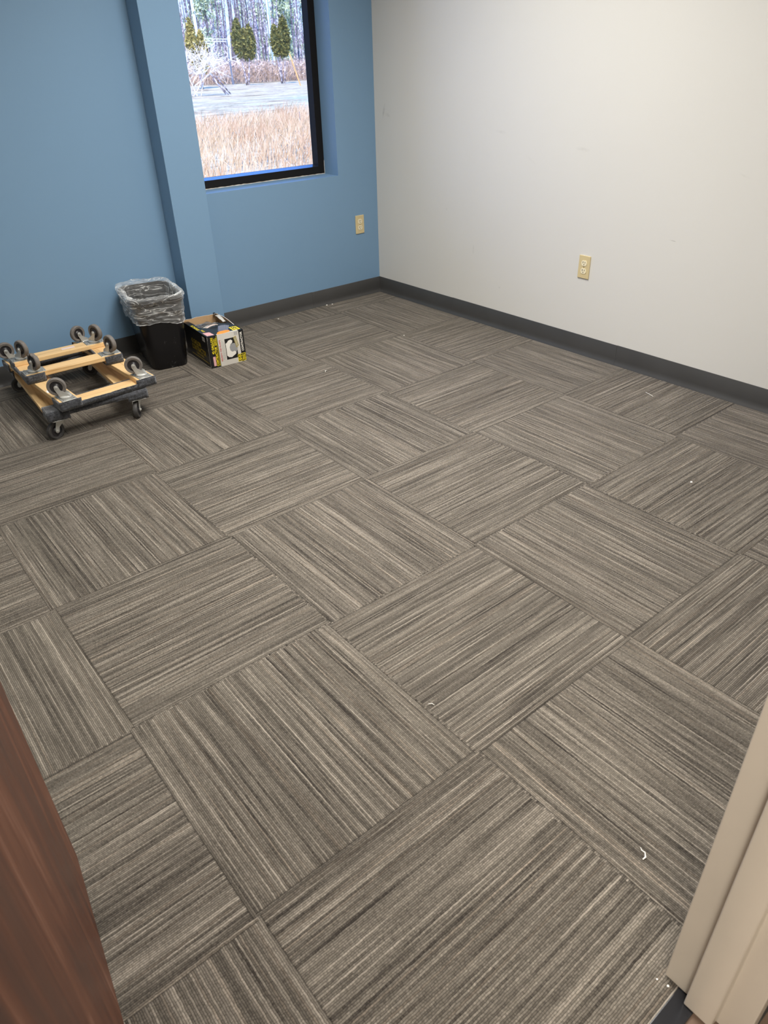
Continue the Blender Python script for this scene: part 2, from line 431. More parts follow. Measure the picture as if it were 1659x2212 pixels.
# sill member with a top that slopes gently up to the pane
x0, x1 = WX0+.044, WX1-.046
b.add([(x0, FY, WZ0), (x1, FY, WZ0), (x1, FY, .826), (x0, FY, .826), (x0, FY+.052, .835), (x1, FY+.052, .835), (x0, FY+.062, .836), (x1, FY+.062, .836), (x0, FY+.062, WZ0), (x1, FY+.062, WZ0)],
      [(0, 1, 2, 3), (3, 2, 5, 4), (4, 5, 7, 6), (6, 7, 9, 8), (0, 8, 9, 1), (0, 3, 4, 6, 8), (1, 9, 7, 5, 2)])
win = struct(b.build('window_1', M['bronze'], bevel=0.0012))
b = MB(); b.box(WX0+.04, WX1-.042, FY+.053, FY+.059, .83, WZ1-.04)
b.build('glass_pane', M['glass'], win)
b = MB(); b.add([(x0, FY+.0006, .8268), (x1, FY+.0006, .8268), (x1, FY+.0518, .8358), (x0, FY+.0518, .8358)], [(0, 1, 2, 3)])
b.build('sill_ledge', M['ledge'], win)
b = MB(); rr = random.Random(3)
pts = [(WX0 + .01 + i*(WX1-WX0-.012)/60, FY-.0015, WZ0+.0012+.0012*rr.random()) for i in range(61)]
b.tube(pts, [0.0016+0.0022*rr.random() for _ in pts], 6)
b.tube([(WX1-.0012, FY-.001, z) for z in (WZ0, .80, .815, .832, .86)], [.0022, .0018, .0012, .0016, .0005], 6)
b.build('caulk_bead', M['caulk'], win, smooth='all')

# ------------------------------------------------------------------ doorway: steel jamb on the right, mahogany leaf on the left
def jamb_poly(mir=False, xr=-2.437):
    P = [(.053, -3.831), (0, -3.831), (0, -3.878), (-.0165, -3.878), (-.0175, -3.880), (-.0175, -3.9235), (-.0150, -3.9275), (0, -3.9285), (0, -3.976), (.053, -3.976), (.053, -3.962), (.06, -3.962), (.06, -3.845), (.053, -3.845)]
    return [((xr - x) if mir else (xr + x), y) for x, y in P]
b = MB(); b.prism(jamb_poly(), 0.006, 2.13)
struct(b.build('trim_jamb_right', M['jamb'], bevel=0.0022, seg=3, smooth=True))
b = MB(); b.prism(jamb_poly(True, -3.345), 0.006, 2.13)
struct(b.build('trim_jamb_left', M['jamb'], bevel=0.0022, seg=3, smooth=True))
b = MB(); b.box(-3.398, -2.384, -3.976, -3.831, 2.09, 2.145); b.box(-3.345, -2.437, -3.925, -3.878, 2.074, 2.09)
struct(b.build('trim_jamb_head', M['jamb'], bevel=0.002))
H = Vector((-3.292, -3.838, 0)); F = Vector((-3.176, -2.915, 0)); d = (F-H); L = d.length
b = MB(); b.box(0, L, 0, 0.044, 0.012, 2.08)
do = struct(b.build('door_1', M['mahog'], bevel=0.003))
do.location = H; do.rotation_euler = (0, 0, math.atan2(d.y, d.x))

# ------------------------------------------------------------------ outlets
def outlet(loc, rotz, label):
    t = thing('wall_outlet', label, 'outlet', loc, rotz, 'duplex outlets on the walls')   # local: x right, z up, -y out of the wall
    b = MB(); b.box(-.035, .035, -.0055, 0, -.0572, .0572); b.build('cover_plate', M['outletp'], t, bevel=0.0035, seg=3)
    for s in (-1, 1):
        zc = s*0.0195
        T = Matrix.Translation((0, -.0052, zc)) @ Matrix.Rotation(PI/2, 4, 'X')
        poly = []
        for i in range(28):
            a = 2*PI*i/28; x, y = .0172*math.cos(a), .0172*math.sin(a)
            poly.append((x, max(-.0142, min(.0142, y))))
        b = MB(); b.prism(poly, 0, .0022, T)
        rc = b.build('receptacle', M['outletr'], t, bevel=0.0006)
        b = MB()
        b.box(-.0078, -.0050, -.0080, -.0073, zc-.0005, zc+.0085); b.box(.0050, .0074, -.0080, -.0073, zc+.0005, zc+.0080)
        b.prism([(.0026*math.cos(2*PI*i/12), max(-.0018, .0026*math.sin(2*PI*i/12))) for i in range(12)], 0, .0007, Matrix.Translation((0, -.0073, zc-.0068)) @ Matrix.Rotation(PI/2, 4, 'X'))
        b.build('slots', M['slot'], rc)
    b = MB(); b.lathe([(0, 0), (.0034, 0), (.0030, .0012), (0, .0016)], 12, Matrix.Translation((0, -.0054, 0)) @ Matrix.Rotation(PI/2, 4, 'X'))
    b.build('screw', M['screw'], t, smooth=True)
    return t
outlet((-0.157, 0, 0.4685), 0, 'almond duplex outlet on the blue wall under the window')
outlet((0, -1.711, 0.4575), -PI/2, 'almond duplex outlet on the white wall above the dark baseboard')

# ------------------------------------------------------------------ furniture dollies
def cyl(b, c, r, h, axis='z', n=20, T0=None):
    R_ = {'z': Matrix.Identity(4), 'y': Matrix.Rotation(PI/2, 4, 'X'), 'x': Matrix.Rotation(PI/2, 4, 'Y')}[axis]
    T = Matrix.Translation(c) @ R_
    if T0 is not None: T = T0 @ T
    b.lathe([(r, -h/2), (r, h/2)], n, T)
ZC, TR = 0.0545, 0.026           # axle height above the plate, swivel trail
def wheel_mesh(black=False, ragged=False):
    b = MB(); R90 = Matrix.Rotation(PI/2, 4, 'X')
    prof = [(.0260, -.0085), (.0365, -.0105), (.0392, -.0085), (.0403, -.0045), (.0406, 0), (.0403, .0045), (.0392, .0085), (.0365, .0105), (.0260, .0085)]
    b.mat = 0; b.lathe(prof, 40, R90, closed=True)
    b.mat = 1; b.lathe([(.0, -.0085), (.009, -.0115), (.011, -.0085), (.015, -.0055), (.0245, -.0060), (.0265, -.0092), (.0265, .0092), (.0245, .0060), (.015, .0055), (.011, .0085), (.009, .0115), (.0, .0085)], 32, R90)
    if ragged:
        for i, v in enumerate(b.v):
            a = math.atan2(v[2], v[0]); r = math.hypot(v[0], v[2])
            if r > .030 and (0.9 < a < 3.0):
                kf = 1 - .30*abs(noise.noise(Vector((a*5, v[1]*90, 2))))-.06
                b.v[i] = (v[0]*kf, v[1], v[2]*kf)
    return b.mesh('wheel', [M['treadk'] if black else M['tread'], M['core']], smooth=True)
def fork_mesh():
    b = MB()
    # square top plate with four bolts
    b.box(-.047, .047, -.0325, .0325, 0, .0028)
    for x in (-.036, .036):
        for y in (-.023, .023): cyl(b, (x, y, .0045), .0048, .0045, n=6)
    return b.mesh('mounting_plate', M['plate'], bevel=0.0006, seg=1)
def yoke_mesh():
    b = MB()
    b.lathe([(0, .0028), (.0255, .0028), (.0275, .0055), (.0265, .0095), (.021, .0125), (0, .0125)], 28)
    for s in (-1, 1):
        poly = [(-.021, .0115), (.021, .0115), (TR+.010, ZC-.006)]
        for i in range(9):
            a = -PI/6 + i*(PI*1.05)/8
            poly.append((TR+.0095*math.cos(a), ZC+.0095*math.sin(a)))
        poly.append((TR-.0135, ZC-.014)); poly.append((-.016, .022))
        T = Matrix.Translation((0, s*.0145, 0)) @ Matrix.Rotation(PI/2, 4, 'X')
        b.prism(poly, -.0011, .0011, T)
        cyl(b, (TR, s*.0168, ZC), .0062, .004, 'y', 6)
        cyl(b, (TR, s*.0190, ZC), .0034, .003, 'y', 10)
    b.box(-.021, .021, -.0155, .0155, .0115, .0138)
    return b.mesh('fork', M['zinc'], smooth=True)
WM, WMK, WMR, PM, FM = wheel_mesh(), wheel_mesh(True), wheel_mesh(False, True), fork_mesh(), yoke_mesh()
def caster(parent, x, y, plate_rot, yaw, black=False, ragged=False, down=True):
    """down: hangs under the rails (local -z); yaw is the swivel direction in the parent's frame"""
    c = link('caster', PM, parent, (x, y, 0), (PI, 0, plate_rot))
    f = link('fork', FM, c, (0, 0, 0), (0, 0, -yaw + plate_rot))
    w_ = link('wheel', WMR if ragged else (WMK if black else WM), c)
    q = Matrix.Rotation(-yaw + plate_rot, 3, 'Z')
    w_.location = q @ Vector((TR, 0, ZC)); w_.rotation_euler = (0, 0, -yaw + plate_rot)
    return c
def fuzz_box(b, x0, x1, y0, y1, z0, z1, seed=0, st=.012, amp=.0016):
    """box with many small cells, its skin pushed in and out like worn carpet pile"""
    nx, ny, nz = (max(1, int((q1-q0)/st)) for q0, q1 in ((x0, x1), (y0, y1), (z0, z1)))
    idx = {}; vs = []; fs = []
    def vid(i, j, k_):
        key = (i, j, k_)
        if key not in idx:
            p = Vector((x0+(x1-x0)*i/nx, y0+(y1-y0)*j/ny, z0+(z1-z0)*k_/nz))
            p += noise.noise_vector(p*90+Vector((seed, 0, 0)))*amp
            c = Vector(((x0+x1)/2, (y0+y1)/2, (z0+z1)/2))
            e = sum((i in (0, nx), j in (0, ny), k_ in (0, nz)))
            if e >= 2: p += (c-p).normalized()*0.002
            idx[key] = len(vs); vs.append(tuple(p))
        return idx[key]
    for i in range(nx):
        for j in range(ny):
            fs.append((vid(i, j, 0), vid(i, j+1, 0), vid(i+1, j+1, 0), vid(i+1, j, 0))); fs.append((vid(i, j, nz), vid(i+1, j, nz), vid(i+1, j+1, nz), vid(i, j+1, nz)))
    for i in range(nx):
        for k_ in range(nz):
            fs.append((vid(i, 0, k_), vid(i+1, 0, k_), vid(i+1, 0, k_+1), vid(i, 0, k_+1))); fs.append((vid(i, ny, k_), vid(i, ny, k_+1), vid(i+1, ny, k_+1), vid(i+1, ny, k_)))
    for j in range(ny):
        for k_ in range(nz):
            fs.append((vid(0, j, k_), vid(0, j, k_+1), vid(0, j+1, k_+1), vid(0, j+1, k_))); fs.append((vid(nx, j, k_), vid(nx, j+1, k_), vid(nx, j+1, k_+1), vid(nx, j, k_+1)))
    b.add(vs, fs)
def dolly(label, loc, rot, Lx, Wx, group, yaws, black=False, ragged=None, rw=.085, bw=.088, inset=.048):
    t = thing('furniture_dolly', label, 'dolly', loc, 0, group); t.rotation_euler = rot
    hl, hw = Lx/2, Wx/2
    for s in (-1, 1):                       # rails along local y, underside at z = 0
        b = MB(); xc = s*(hw-.004-rw/2)
        b.box(xc-rw/2, xc+rw/2, -hl+.005, hl-.005, 0, .0205)
        b.build('rail', M['pine'], t, bevel=0.003)
    for s in (-1, 1):                       # deck boards along local x, on top of the rails
        b = MB(); yc = s*(hl-.005-bw/2)
        b.box(-hw+.005, hw-.005, yc-bw/2, yc+bw/2, .0208, .0375)
        bd = b.build('deck_board', M['pinex'], t, bevel=0.002)
        # pad: glued over the deck board, folded round its long edges and down over the rail ends
        b = MB(); y0, y1 = yc-bw/2-.0035, yc+bw/2+.0035
        fuzz_box(b, -hw, hw, y0, y1, .0372, .0425, 1)
        oy = (y0, y0+.0045) if s < 0 else (y1-.0045, y1)
        iy = (y1-.0045, y1) if s < 0 else (y0, y0+.0045)
        fuzz_box(b, -hw, hw, oy[0], oy[1], .0185, .040, 2)
        fuzz_box(b, -hw+rw, hw-rw, iy[0], iy[1], .0185, .040, 3)
        for q in (-1, 1):
            xa, xb = (-hw, -hw+rw+.012) if q < 0 else (hw-rw-.012, hw)
            fuzz_box(b, xa, xb, oy[0]-.001, oy[1]+.001, -.0005, .041, 4+q)
            xo = (-hw-.0005, -hw+.0045) if q < 0 else (hw-.0045, hw+.0005)
            fuzz_box(b, xo[0], xo[1], y0, y1, -.0005, .041, 7+q)
        # lips folded under the board between the rails
        fuzz_box(b, -hw+rw+.006, hw-rw-.006, min(oy), min(oy)+.008 if s < 0 else max(oy), .0175, .0207, 9)
        b.build('carpet_pad', M['fuzz'], t, smooth='all')
    i = 0
    for sy in (-1, 1):
        for sx in (-1, 1):
            caster(t, sx*(hw-.004-rw/2), sy*(hl-inset), PI/2, yaws[i], black, ragged == i); i += 1
    return t
G = 'stacked furniture dollies by the blue wall'
R_ = math.radians
# wheel-swivel directions are given in world degrees and turned into each dolly's own frame
def up_yaws(ws, yaw):        # upright: casters hang below; local frame only turned by yaw
    return [R_(a)-yaw for a in ws]
def inv_yaws(ws, yaw):       # turned over about local x: local y and z flip
    return [-(R_(a)-yaw) for a in ws]
y1 = R_(-3.5)
d1 = dolly('wooden dolly standing on its wheels at the bottom of the dolly stack', (-2.312, -.497, .0920), (0, 0, y1), .762, .452, G, up_yaws([200, 235, 160, 150], y1), black=True)
y2 = R_(2.9)
d2 = dolly('long upside-down wooden dolly, wheels up, in the middle of the dolly stack', (-2.297, -.507, .1800), (PI, 0, y2), .762, .452, G, inv_yaws([178, 200, 155, 155], y2))
y3 = R_(88.5)
d3 = dolly('short upside-down wooden dolly lying on top of the dolly stack', (-2.313, -.440, .2240), (PI, 0, y3), .455, .305, G, inv_yaws([284, 292, 284, 292], y3), ragged=0, rw=.080, bw=.080, inset=.050)
# torn stickers left on two of the boards
b = MB(); b.prism([(-.03, -.018), (.012, -.024), (.036, -.006), (.026, .016), (-.010, .022), (-.034, .010)], -.0008, -.0001)
st = b.build('sticker', M['paper'], d2); st.location = (-.186, .212, 0)
b = MB(); b.box(-.013, .013, -.032, .032, -.0008, -.0001)
st = b.build('sticker', M['pale'], d3); st.location = (.108, .045, 0)

# ------------------------------------------------------------------ wastebasket and its liner
BZ = 0.385
bin_ = thing('wastebasket', 'black plastic wastebasket lined with a clear bag, between dollies and box', 'wastebasket', (-1.752, -.222, 0), R_(-9.5))
def rr_ring(hx, hy, r, n=20):
    pts = []
    for cx, cy, a0 in ((hx-r, hy-r, 0), (-hx+r, hy-r, PI/2), (-hx+r, -hy+r, PI), (hx-r, -hy+r, 3*PI/2)):
        for i in range(n):
            a = a0 + i*(PI/2)/n
            pts.append((cx+r*math.cos(a), cy+r*math.sin(a)))
        # straight run to the next arc
    out = []
    N = len(pts)
    for i in range(N):
        p, q = pts[i], pts[(i+1) % N]
        dl = math.hypot(q[0]-p[0], q[1]-p[1]); m = max(1, int(dl/.006))
        for j in range(m): out.append((p[0]+(q[0]-p[0])*j/m, p[1]+(q[1]-p[1])*j/m))
    return out
def resample(pts, N):
    L_ = [0]
    for i in range(len(pts)):
        p, q = pts[i], pts[(i+1) % len(pts)]; L_.append(L_[-1]+math.hypot(q[0]-p[0], q[1]-p[1]))
    out = []; j = 0
    for i in range(N):
        s_ = L_[-1]*i/N
        while L_[j+1] < s_: j += 1
        f = (s_-L_[j])/(L_[j+1]-L_[j]+1e-12); p, q = pts[j], pts[(j+1) % len(pts)]
        out.append((p[0]+(q[0]-p[0])*f, p[1]+(q[1]-p[1])*f))
    return out
def half(z):   # outer half-widths at height z
    f = z/BZ; return .096+(.133-.096)*f, .152+(.181-.152)*f, .045+.012*f
def loft(b, rings):
    N = len(rings[0]); vs = [p for r in rings for p in r]
    fs = [(i*N+j, i*N+(j+1) % N, (i+1)*N+(j+1) % N, (i+1)*N+j) for i in range(len(rings)-1) for j in range(N)]
    b.add(vs, fs)
def lean(z): f = 1-z/BZ; return .010*f, -.006*f
def bring(z, off, N=140):
    hx, hy, r = half(z); lx, ly = lean(z); return [(x+lx, y+ly, z) for x, y in resample(rr_ring(hx+off, hy+off, r+off), N)]
b = MB()
rings = [[(x*.0, y*.0, .004) for x, y, z in bring(0, 0)], bring(.004, -.012), [(x, y, 0) for x, y, z in bring(0, -.010)], [(x, y, .004) for x, y, z in bring(0, -.002)], bring(.02, 0), bring(.12, 0), bring(.24, 0), bring(.350, 0), bring(.352, .006), bring(.374, .007), bring(BZ, .004), bring(BZ, 0), bring(.37, -.003), bring(.2, -.003), bring(.012, -.004), [(x*.02, y*.02, .012) for x, y, z in bring(.012, -.004)]]
loft(b, rings[1:])
b.add([(x, y, .0005) for x, y, z in bring(0, -.010)], [tuple(range(140))])
b.build('bin_body', M['binp'], bin_, smooth=True)
# clear liner: rises inside, rolls over the rim, hangs down outside
N = 260
rings = []
def nz(a, b_, c=0): return noise.noise(Vector((a, b_, c)))
prof = []
for i in range(16): prof.append(('in', .06 + (BZ-.02-.06)*i/15))
for i in range(11): prof.append(('roll', i/10))
for i in range(46): prof.append(('out', i/45))
for kind, q in prof:
    ring = []
    base = resample(rr_ring(1, 1, .2), 8)
    for j in range(N):
        ang = j/N
        ca, sa = math.cos(2*PI*ang)*3, math.sin(2*PI*ang)*3
        puff = .011 + .010*nz(ca*.8, sa*.8, 5) + .005*nz(ca*3, sa*3, 8)
        back = max(0, math.sin(2*PI*ang+.2))
        rim_z = BZ + .004 + .012*back + .008*nz(ca*1.3, sa*1.3, 1)
        if kind == 'in':
            z = q; off = -.010 - (BZ-q)*.10 + .012*nz(ca*4, sa*4, q*2)
            off -= .012*(1-((q-.06)/(BZ-.08)))
        elif kind == 'roll':
            a = PI*(1-q); z = rim_z - .012 + (.016+puff*.4)*math.sin(a); off = .004 + (puff+.006)*math.cos(a)*1.0 + .006*nz(ca*6, sa*6, q*2+3)*math.sin(a)
            z += .003*nz(ca*9, sa*9, q*3)
        else:
            bot = .243 + .012*nz(ca*.7, sa*.7, 2) + .020*max(0, -math.cos(2*PI*ang))
            zt = rim_z-.012; z = zt + (bot-zt)*q
            cinch = .010 + puff*max(0, 1-q*5)
            fold = .0036*math.sin(q*15 + 5*nz(ca*.9, sa*.9, 3) + 4*nz(ca*2.2, sa*2.2, q*2)) * (0.35+abs(nz(ca*1.7, sa*1.7, q*5+9))*1.6)
            off = cinch + .004*nz(ca*1.5, sa*1.5, q*7) + fold*min(1, q*6)*.8 + .0014*nz(ca*5, sa*5, q*14)
            z += .003*nz(ca*4, sa*4, q*6)
            off = max(off, .004)
        hx, hy, r = half(min(z, BZ)); ring.append((off, z, hx, hy, r))
    pts = []
    # place every point along the outward direction of the rounded rectangle
    hx, hy, r = ring[0][2:]
    zmean = sum(p[1] for p in ring)/N
    hx, hy, r = half(min(zmean, BZ))
    ex = .015 if kind in ('roll', 'in') else .015*max(0, 1-q*5)
    bs = resample(rr_ring(hx, hy, r+ex), N)
    for j in range(N):
        p0, p1 = bs[j-1], bs[(j+1) % N]; tx, ty = p1[0]-p0[0], p1[1]-p0[1]; l = math.hypot(tx, ty)
        nx, ny = ty/l, -tx/l
        pts.append((bs[j][0]+nx*ring[j][0], bs[j][1]+ny*ring[j][0], ring[j][1]))
    rings.append(pts)
b = MB(); loft(b, rings)
# thicker gathered hem at the bottom edge
b.build('bin_liner', M['film'], bin_, smooth='all')
b = MB(); hem = [Vector(p) for p in rings[-1]]
b.tube(hem+[hem[0], hem[1]], [.0016+.0009*abs(nz(i*.05, 3)) for i in range(len(hem)+2)], 5)
b.build('liner_hem', M['film'], bin_, smooth='all')

# ------------------------------------------------------------------ box of contractor bags
BW, BD, BH = .211, .330, .175
box = thing('bag_box', 'open black and yellow cardboard box of trash bags on the carpet', 'box', (-1.616, -.542, 0), R_(-4.2))
b = MB(); th = .003
nb = 14
def wallgrid(b, fn, nu, nv):      # outer sheet mat 0, inner sheet mat 1, joined at its edges
    vs = []; 
    for side in (0, 1):
        for i in range(nu+1):
            for j in range(nv+1): vs.append(tuple(fn(i/nu, j/nv, side)))
    W_ = (nu+1)*(nv+1); ix = lambda s_, i, j: s_*W_+i*(nv+1)+j
    b.mat = 0; b.add(vs, [(ix(0, i, j), ix(0, i+1, j), ix(0, i+1, j+1), ix(0, i, j+1)) for i in range(nu) for j in range(nv)])
    b0 = len(b.v)-len(vs)
    def raw(fs, m):
        for f in fs: b.f.append(tuple(b0+i for i in f)); b.mi.append(m)
    raw([(ix(1, i, j), ix(1, i, j+1), ix(1, i+1, j+1), ix(1, i+1, j)) for i in range(nu) for j in range(nv)], 1)
    raw([(ix(0, i, nv), ix(0, i+1, nv), ix(1, i+1, nv), ix(1, i, nv)) for i in range(nu)], 2)
    raw([(ix(0, i, 0), ix(1, i, 0), ix(1, i+1, 0), ix(0, i+1, 0)) for i in range(nu)], 2)
    raw([(ix(0, 0, j), ix(0, 0, j+1), ix(1, 0, j+1), ix(1, 0, j)) for j in range(nv)], 2)
    raw([(ix(0, nu, j), ix(1, nu, j), ix(1, nu, j+1), ix(0, nu, j+1)) for j in range(nv)], 2)
cream2 = M['whitep']
# front, left, right, back walls
wallgrid(b, lambda u, v, s_: Vector((u*BW, th*s_ - .0035*math.sin(PI*v)*math.sin(PI*u), v*BH)), 12, 8)
wallgrid(b, lambda u, v, s_: Vector((th*s_ + .003*math.sin(PI*v)*math.sin(PI*u), u*BD, v*BH)), 12, 8)
wallgrid(b, lambda u, v, s_: Vector((BW-th*s_, u*BD, v*(BH + (.012*math.sin(min(1, max(0, (u-.35)/.65))*PI*.9) if u > .35 else 0)))), 12, 8)
wallgrid(b, lambda u, v, s_: Vector((u*BW, BD-th*s_ + .012*v*v*math.sin(PI*u), v*(BH+.010+.004*nz(u*6, 1)))), 12, 8)
wallgrid(b, lambda u, v, s_: Vector((u*BW, v*BD, th*s_+.0003)), 4, 4)
b.build('carton', [M['black'], M['kraft'], M['whitep']], box)
# top panel: the front third is whole, a strip survives on the left, the rest is torn out
def topz(x, y): return BH + .0022*math.sin(PI*x/BW) - .0010
edge = []
rq = random.Random(5)
tear = [(.030, .328), (.036, .26), (.030, .20), (.046, .165), (.075, .140), (.098, .158), (.118, .150), (.125, .175), (.150, .190), (.172, .172), (.192, .160), (.198, .200), (.204, .24)]
poly = [(0, 0), (BW, 0), (BW, .24)] + tear[::-1] + [(0, .328)]
b = MB(); b.mat = 0
b.prism(poly, BH-.003, BH)
me = b.mesh('top_flap', [M['black'], M['kraft']])
link('top_flap', me, box)
# torn, curled scraps
def curl(name, p0, u, v, up, cols, nseg=6):
    b = MB(); p0, u, v, up = Vector(p0), Vector(u), Vector(v), Vector(up)
    vs = []
    for s_ in (0, 1):
        for i in range(nseg+1):
            t = i/nseg
            for j in range(3):
                w_ = j/2 - .5
                vs.append(tuple(p0 + u*t + up*math.sin(t*PI*.8) + v*w_*(1-.35*t+.1*math.sin(i*2.1)) + Vector((0, 0, -.0012*s_))))
    n0 = (nseg+1)*3; ix = lambda s_, i, j: s_*n0+i*3+j
    b.v = vs
    for i in range(nseg):
        for j in range(2):
            b.f.append((ix(0, i, j), ix(0, i, j+1), ix(0, i+1, j+1), ix(0, i+1, j))); b.mi.append(0)
            b.f.append((ix(1, i, j), ix(1, i+1, j), ix(1, i+1, j+1), ix(1, i, j+1))); b.mi.append(1)
        for j in (0, 2): b.f.append((ix(0, i, j), ix(0, i+1, j), ix(1, i+1, j), ix(1, i, j))); b.mi.append(1)
    b.f.append((ix(0, 0, 0), ix(1, 0, 0), ix(1, 0, 2), ix(0, 0, 2))); b.mi.append(1)
    return b.build(name, cols, box, smooth='all')
curl('torn_flap', (.200, .315, BH+.008), (-.006, -.12, -.014), (.028, 0, 0), (-.006, 0, .010), [M['cream'], M['black']])
curl('torn_flap', (.205, .325, BH+.008), (-.03, -.02, .004), (.0, .03, 0), (0, 0, .012), [M['black'], M['cream']])
curl('torn_flap', (.060, .160, BH-.004), (.07, -.012, .006), (0, .022, 0), (0, 0, .010), [M['pale'], M['kraft']])
curl('torn_flap', (.055, .185, BH-.010), (.05, .010, .0), (0, .018, 0), (0, 0, .006), [M['cream'], M['kraft']])
# folded bags inside
b = MB(); nx_, ny_ = 26, 34; vs = []; fs = []
for i in range(nx_+1):
    for j in range(ny_+1):
        x, y = .006+(BW-.012)*i/nx_, .006+(BD-.012)*j/ny_
        vs.append((x, y, .138 + .010*nz(x*22, y*45, 3)+.006*nz(x*60, y*20, 8) + .012*math.sin(PI*i/nx_)))
fs = [(i*(ny_+1)+j, (i+1)*(ny_+1)+j, (i+1)*(ny_+1)+j+1, i*(ny_+1)+j+1) for i in range(nx_) for j in range(ny_)]
n0 = len(vs); b.add(vs, fs)
b.box(.006, BW-.006, .006, BD-.006, .004, .120)
b.build('folded_bags', M['bagd'], box, smooth='all')

# --- printing on the carton.  A face is given by origin, reading axes (u right, v up as seen) and outward normal
def face_front(s_, t, o=0):
    return Vector((s_*BW, -.0035*math.sin(PI*t)*math.sin(PI*s_) - .0004 - o, t*BH))
def face_left(s_, t, o=0):      # s from the back to the front
    y = (1-s_)*BD; return Vector((.003*math.sin(PI*t)*math.sin(PI*(1-s_)) - .0005 - o, y, t*BH))
def face_top(s_, t, o=0): return Vector((s_*BW, t*BD, BH + .0003 + o))
def patch(name, fn, poly, mat, o=0.0, label=None):
    """poly in face coordinates, triangulated finely enough to follow the bulge"""
    me = bpy.data.meshes.new(name); bm = bmesh.new()
    vs = [bm.verts.new((x, y, 0)) for x, y in poly]; bm.faces.new(vs)
    bmesh.ops.triangulate(bm, faces=bm.faces)
    for _ in range(3):
        es = [e for e in bm.edges if e.calc_length() > .12]
        if es: bmesh.ops.subdivide_edges(bm, edges=es, cuts=1); bmesh.ops.triangulate(bm, faces=bm.faces)
    for v in bm.verts: v.co = fn(v.co.x, v.co.y, o)
    bm.to_mesh(me); bm.free(); me.materials.append(mat)
    ob = link(name, me, box)
    if label: ob['label'] = label
    return ob
def rect(s0, s1, t0, t1): return [(s0, t0), (s1, t0), (s1, t1), (s0, t1)]
def text(name, s_, fn, x0, x1, y0, y1, mat, rot=False, o=.0005, bold=.03):
    """letters fitted into the face rectangle; rot: reads from bottom to top"""
    cu = bpy.data.curves.new('lettering', 'FONT'); cu.body = s_; cu.size = 1; cu.offset = bold; cu.resolution_u = 2
    cu.align_x = 'LEFT'
    to = bpy.data.objects.new('tmp', cu); COL.objects.link(to)
    dg = bpy.context.evaluated_depsgraph_get(); me = bpy.data.meshes.new_from_object(to.evaluated_get(dg))
    bpy.data.objects.remove(to)
    xs = [v.co.x for v in me.vertices]; ys = [v.co.y for v in me.vertices]
    ax, bx, ay, by = min(xs), max(xs), min(ys), max(ys)
    for v in me.vertices:
        p = (v.co.x-ax)/(bx-ax); q = (v.co.y-ay)/(by-ay)
        if rot: s2, t2 = x1-(x1-x0)*q, y0+(y1-y0)*p     # letters' top towards -s
        else: s2, t2 = x0+(x1-x0)*p, y0+(y1-y0)*q
        v.co = fn(s2, t2, o)
    me.materials.clear(); me.materials.append(mat)
    return link(name, me, box)
# front face
patch('printed_panel', face_front, rect(.272, .865, .0, 1.0), M['cream'], 0, 'light grey printed panel')
patch('printed_stripe', face_front, rect(.246, .254, .04, .985), M['yellow'], .0002)
text('lettering', '42 GALLON', face_front, .082, .142, .44, .955, M['yellow'], True)
text('lettering', 'HEAVY DUTY', face_front, .150, .168, .66, .955, M['yellow'], True)
text('lettering', 'CONTRACTOR', face_front, .158, .226, .04, .66, M['yellow'], True)
text('lettering', 'CLEAN-UP', face_front, .172, .200, .70, .90, M['yellow'], True)
text('lettering', 'BAGS', face_front, .205, .232, .70, .93, M['yellow'], True)
patch('printed_label', face_front, rect(.085, .150, .06, .36), M['pinkp'], .0002, 'pink printed label')
text('lettering', 'READY-TIE FLAPS', face_front, .300, .340, .16, .84, M['redp'], True)
for i, (x, y0, y1) in enumerate(((.366, .20, .83), (.392, .18, .80), (.418, .24, .74))):
    yy = y0
    while yy < y1:      # rows of fine print, too small to read
        l_ = rq.uniform(.02, .06); patch('fine_print', face_front, rect(x, x+.007, yy, min(y1, yy+l_)), M['greyp'], .0003); yy += l_+.014
pic = patch('printed_picture', face_front, rect(.455, .775, .17, .83), M['black'], .0002, 'black picture of a white tied bag')
bagp = [(.47, .30), (.52, .24), (.60, .22), (.67, .27), (.72, .30), (.735, .36), (.69, .40), (.62, .39), (.575, .45), (.565, .55), (.60, .63), (.655, .68), (.665, .74), (.62, .78), (.55, .76), (.50, .70), (.47, .69)]
patch('printed_bag', face_front, bagp, M['whitep'], .0005)
patch('printed_disc', face_front, [(.675+.115*math.cos(a*PI/12), .50+.155*math.sin(a*PI/12)) for a in range(24)], M['greyp'], .0004)
badge = [(.70, .82), (.775, .86), (.83, .55), (.755, .49)]
patch('printed_badge', face_front, badge, M['dyellow'], .0006)
patch('printed_badge', face_front, [(.712, .80), (.765, .835), (.815, .565), (.762, .52)], M['greyp'], .0007)
def fb(s_, t, o=0):   # lettering set askew inside the badge
    return face_front(.712+s_*.053+(1-t)*.05, .80+s_*.03-(1-t)*.28, o)
for x in (.30, .52):
    for i in range(6): patch('fine_print', fb, rect(x, x+.14, .10+i*.14, .10+i*.14+.09), M['yellow'], .0009)
for i in range(7): patch('printed_bar', face_front, rect(.74+i*.014, .747+i*.014, .885, .985), M['greyp'], .0003)
text('lettering', 'CONTRACTOR', face_front, .895, .955, .34, .95, M['whitep'], True)
patch('printed_badge', face_front, rect(.765, .985, .02, .265), M['yellow'], .0003)
patch('printed_badge', face_front, rect(.778, .972, .035, .25), M['black'], .0005)
text('lettering', '50', face_front, .790, .868, .055, .235, M['yellow'], True, .0008)
text('lettering', 'BAGS', face_front, .885, .922, .06, .225, M['yellow'], True, .0008)
for i in range(5): patch('fine_print', face_front, rect(.934, .958, .06+i*.034, .084+i*.034), M['yellow'], .0008)
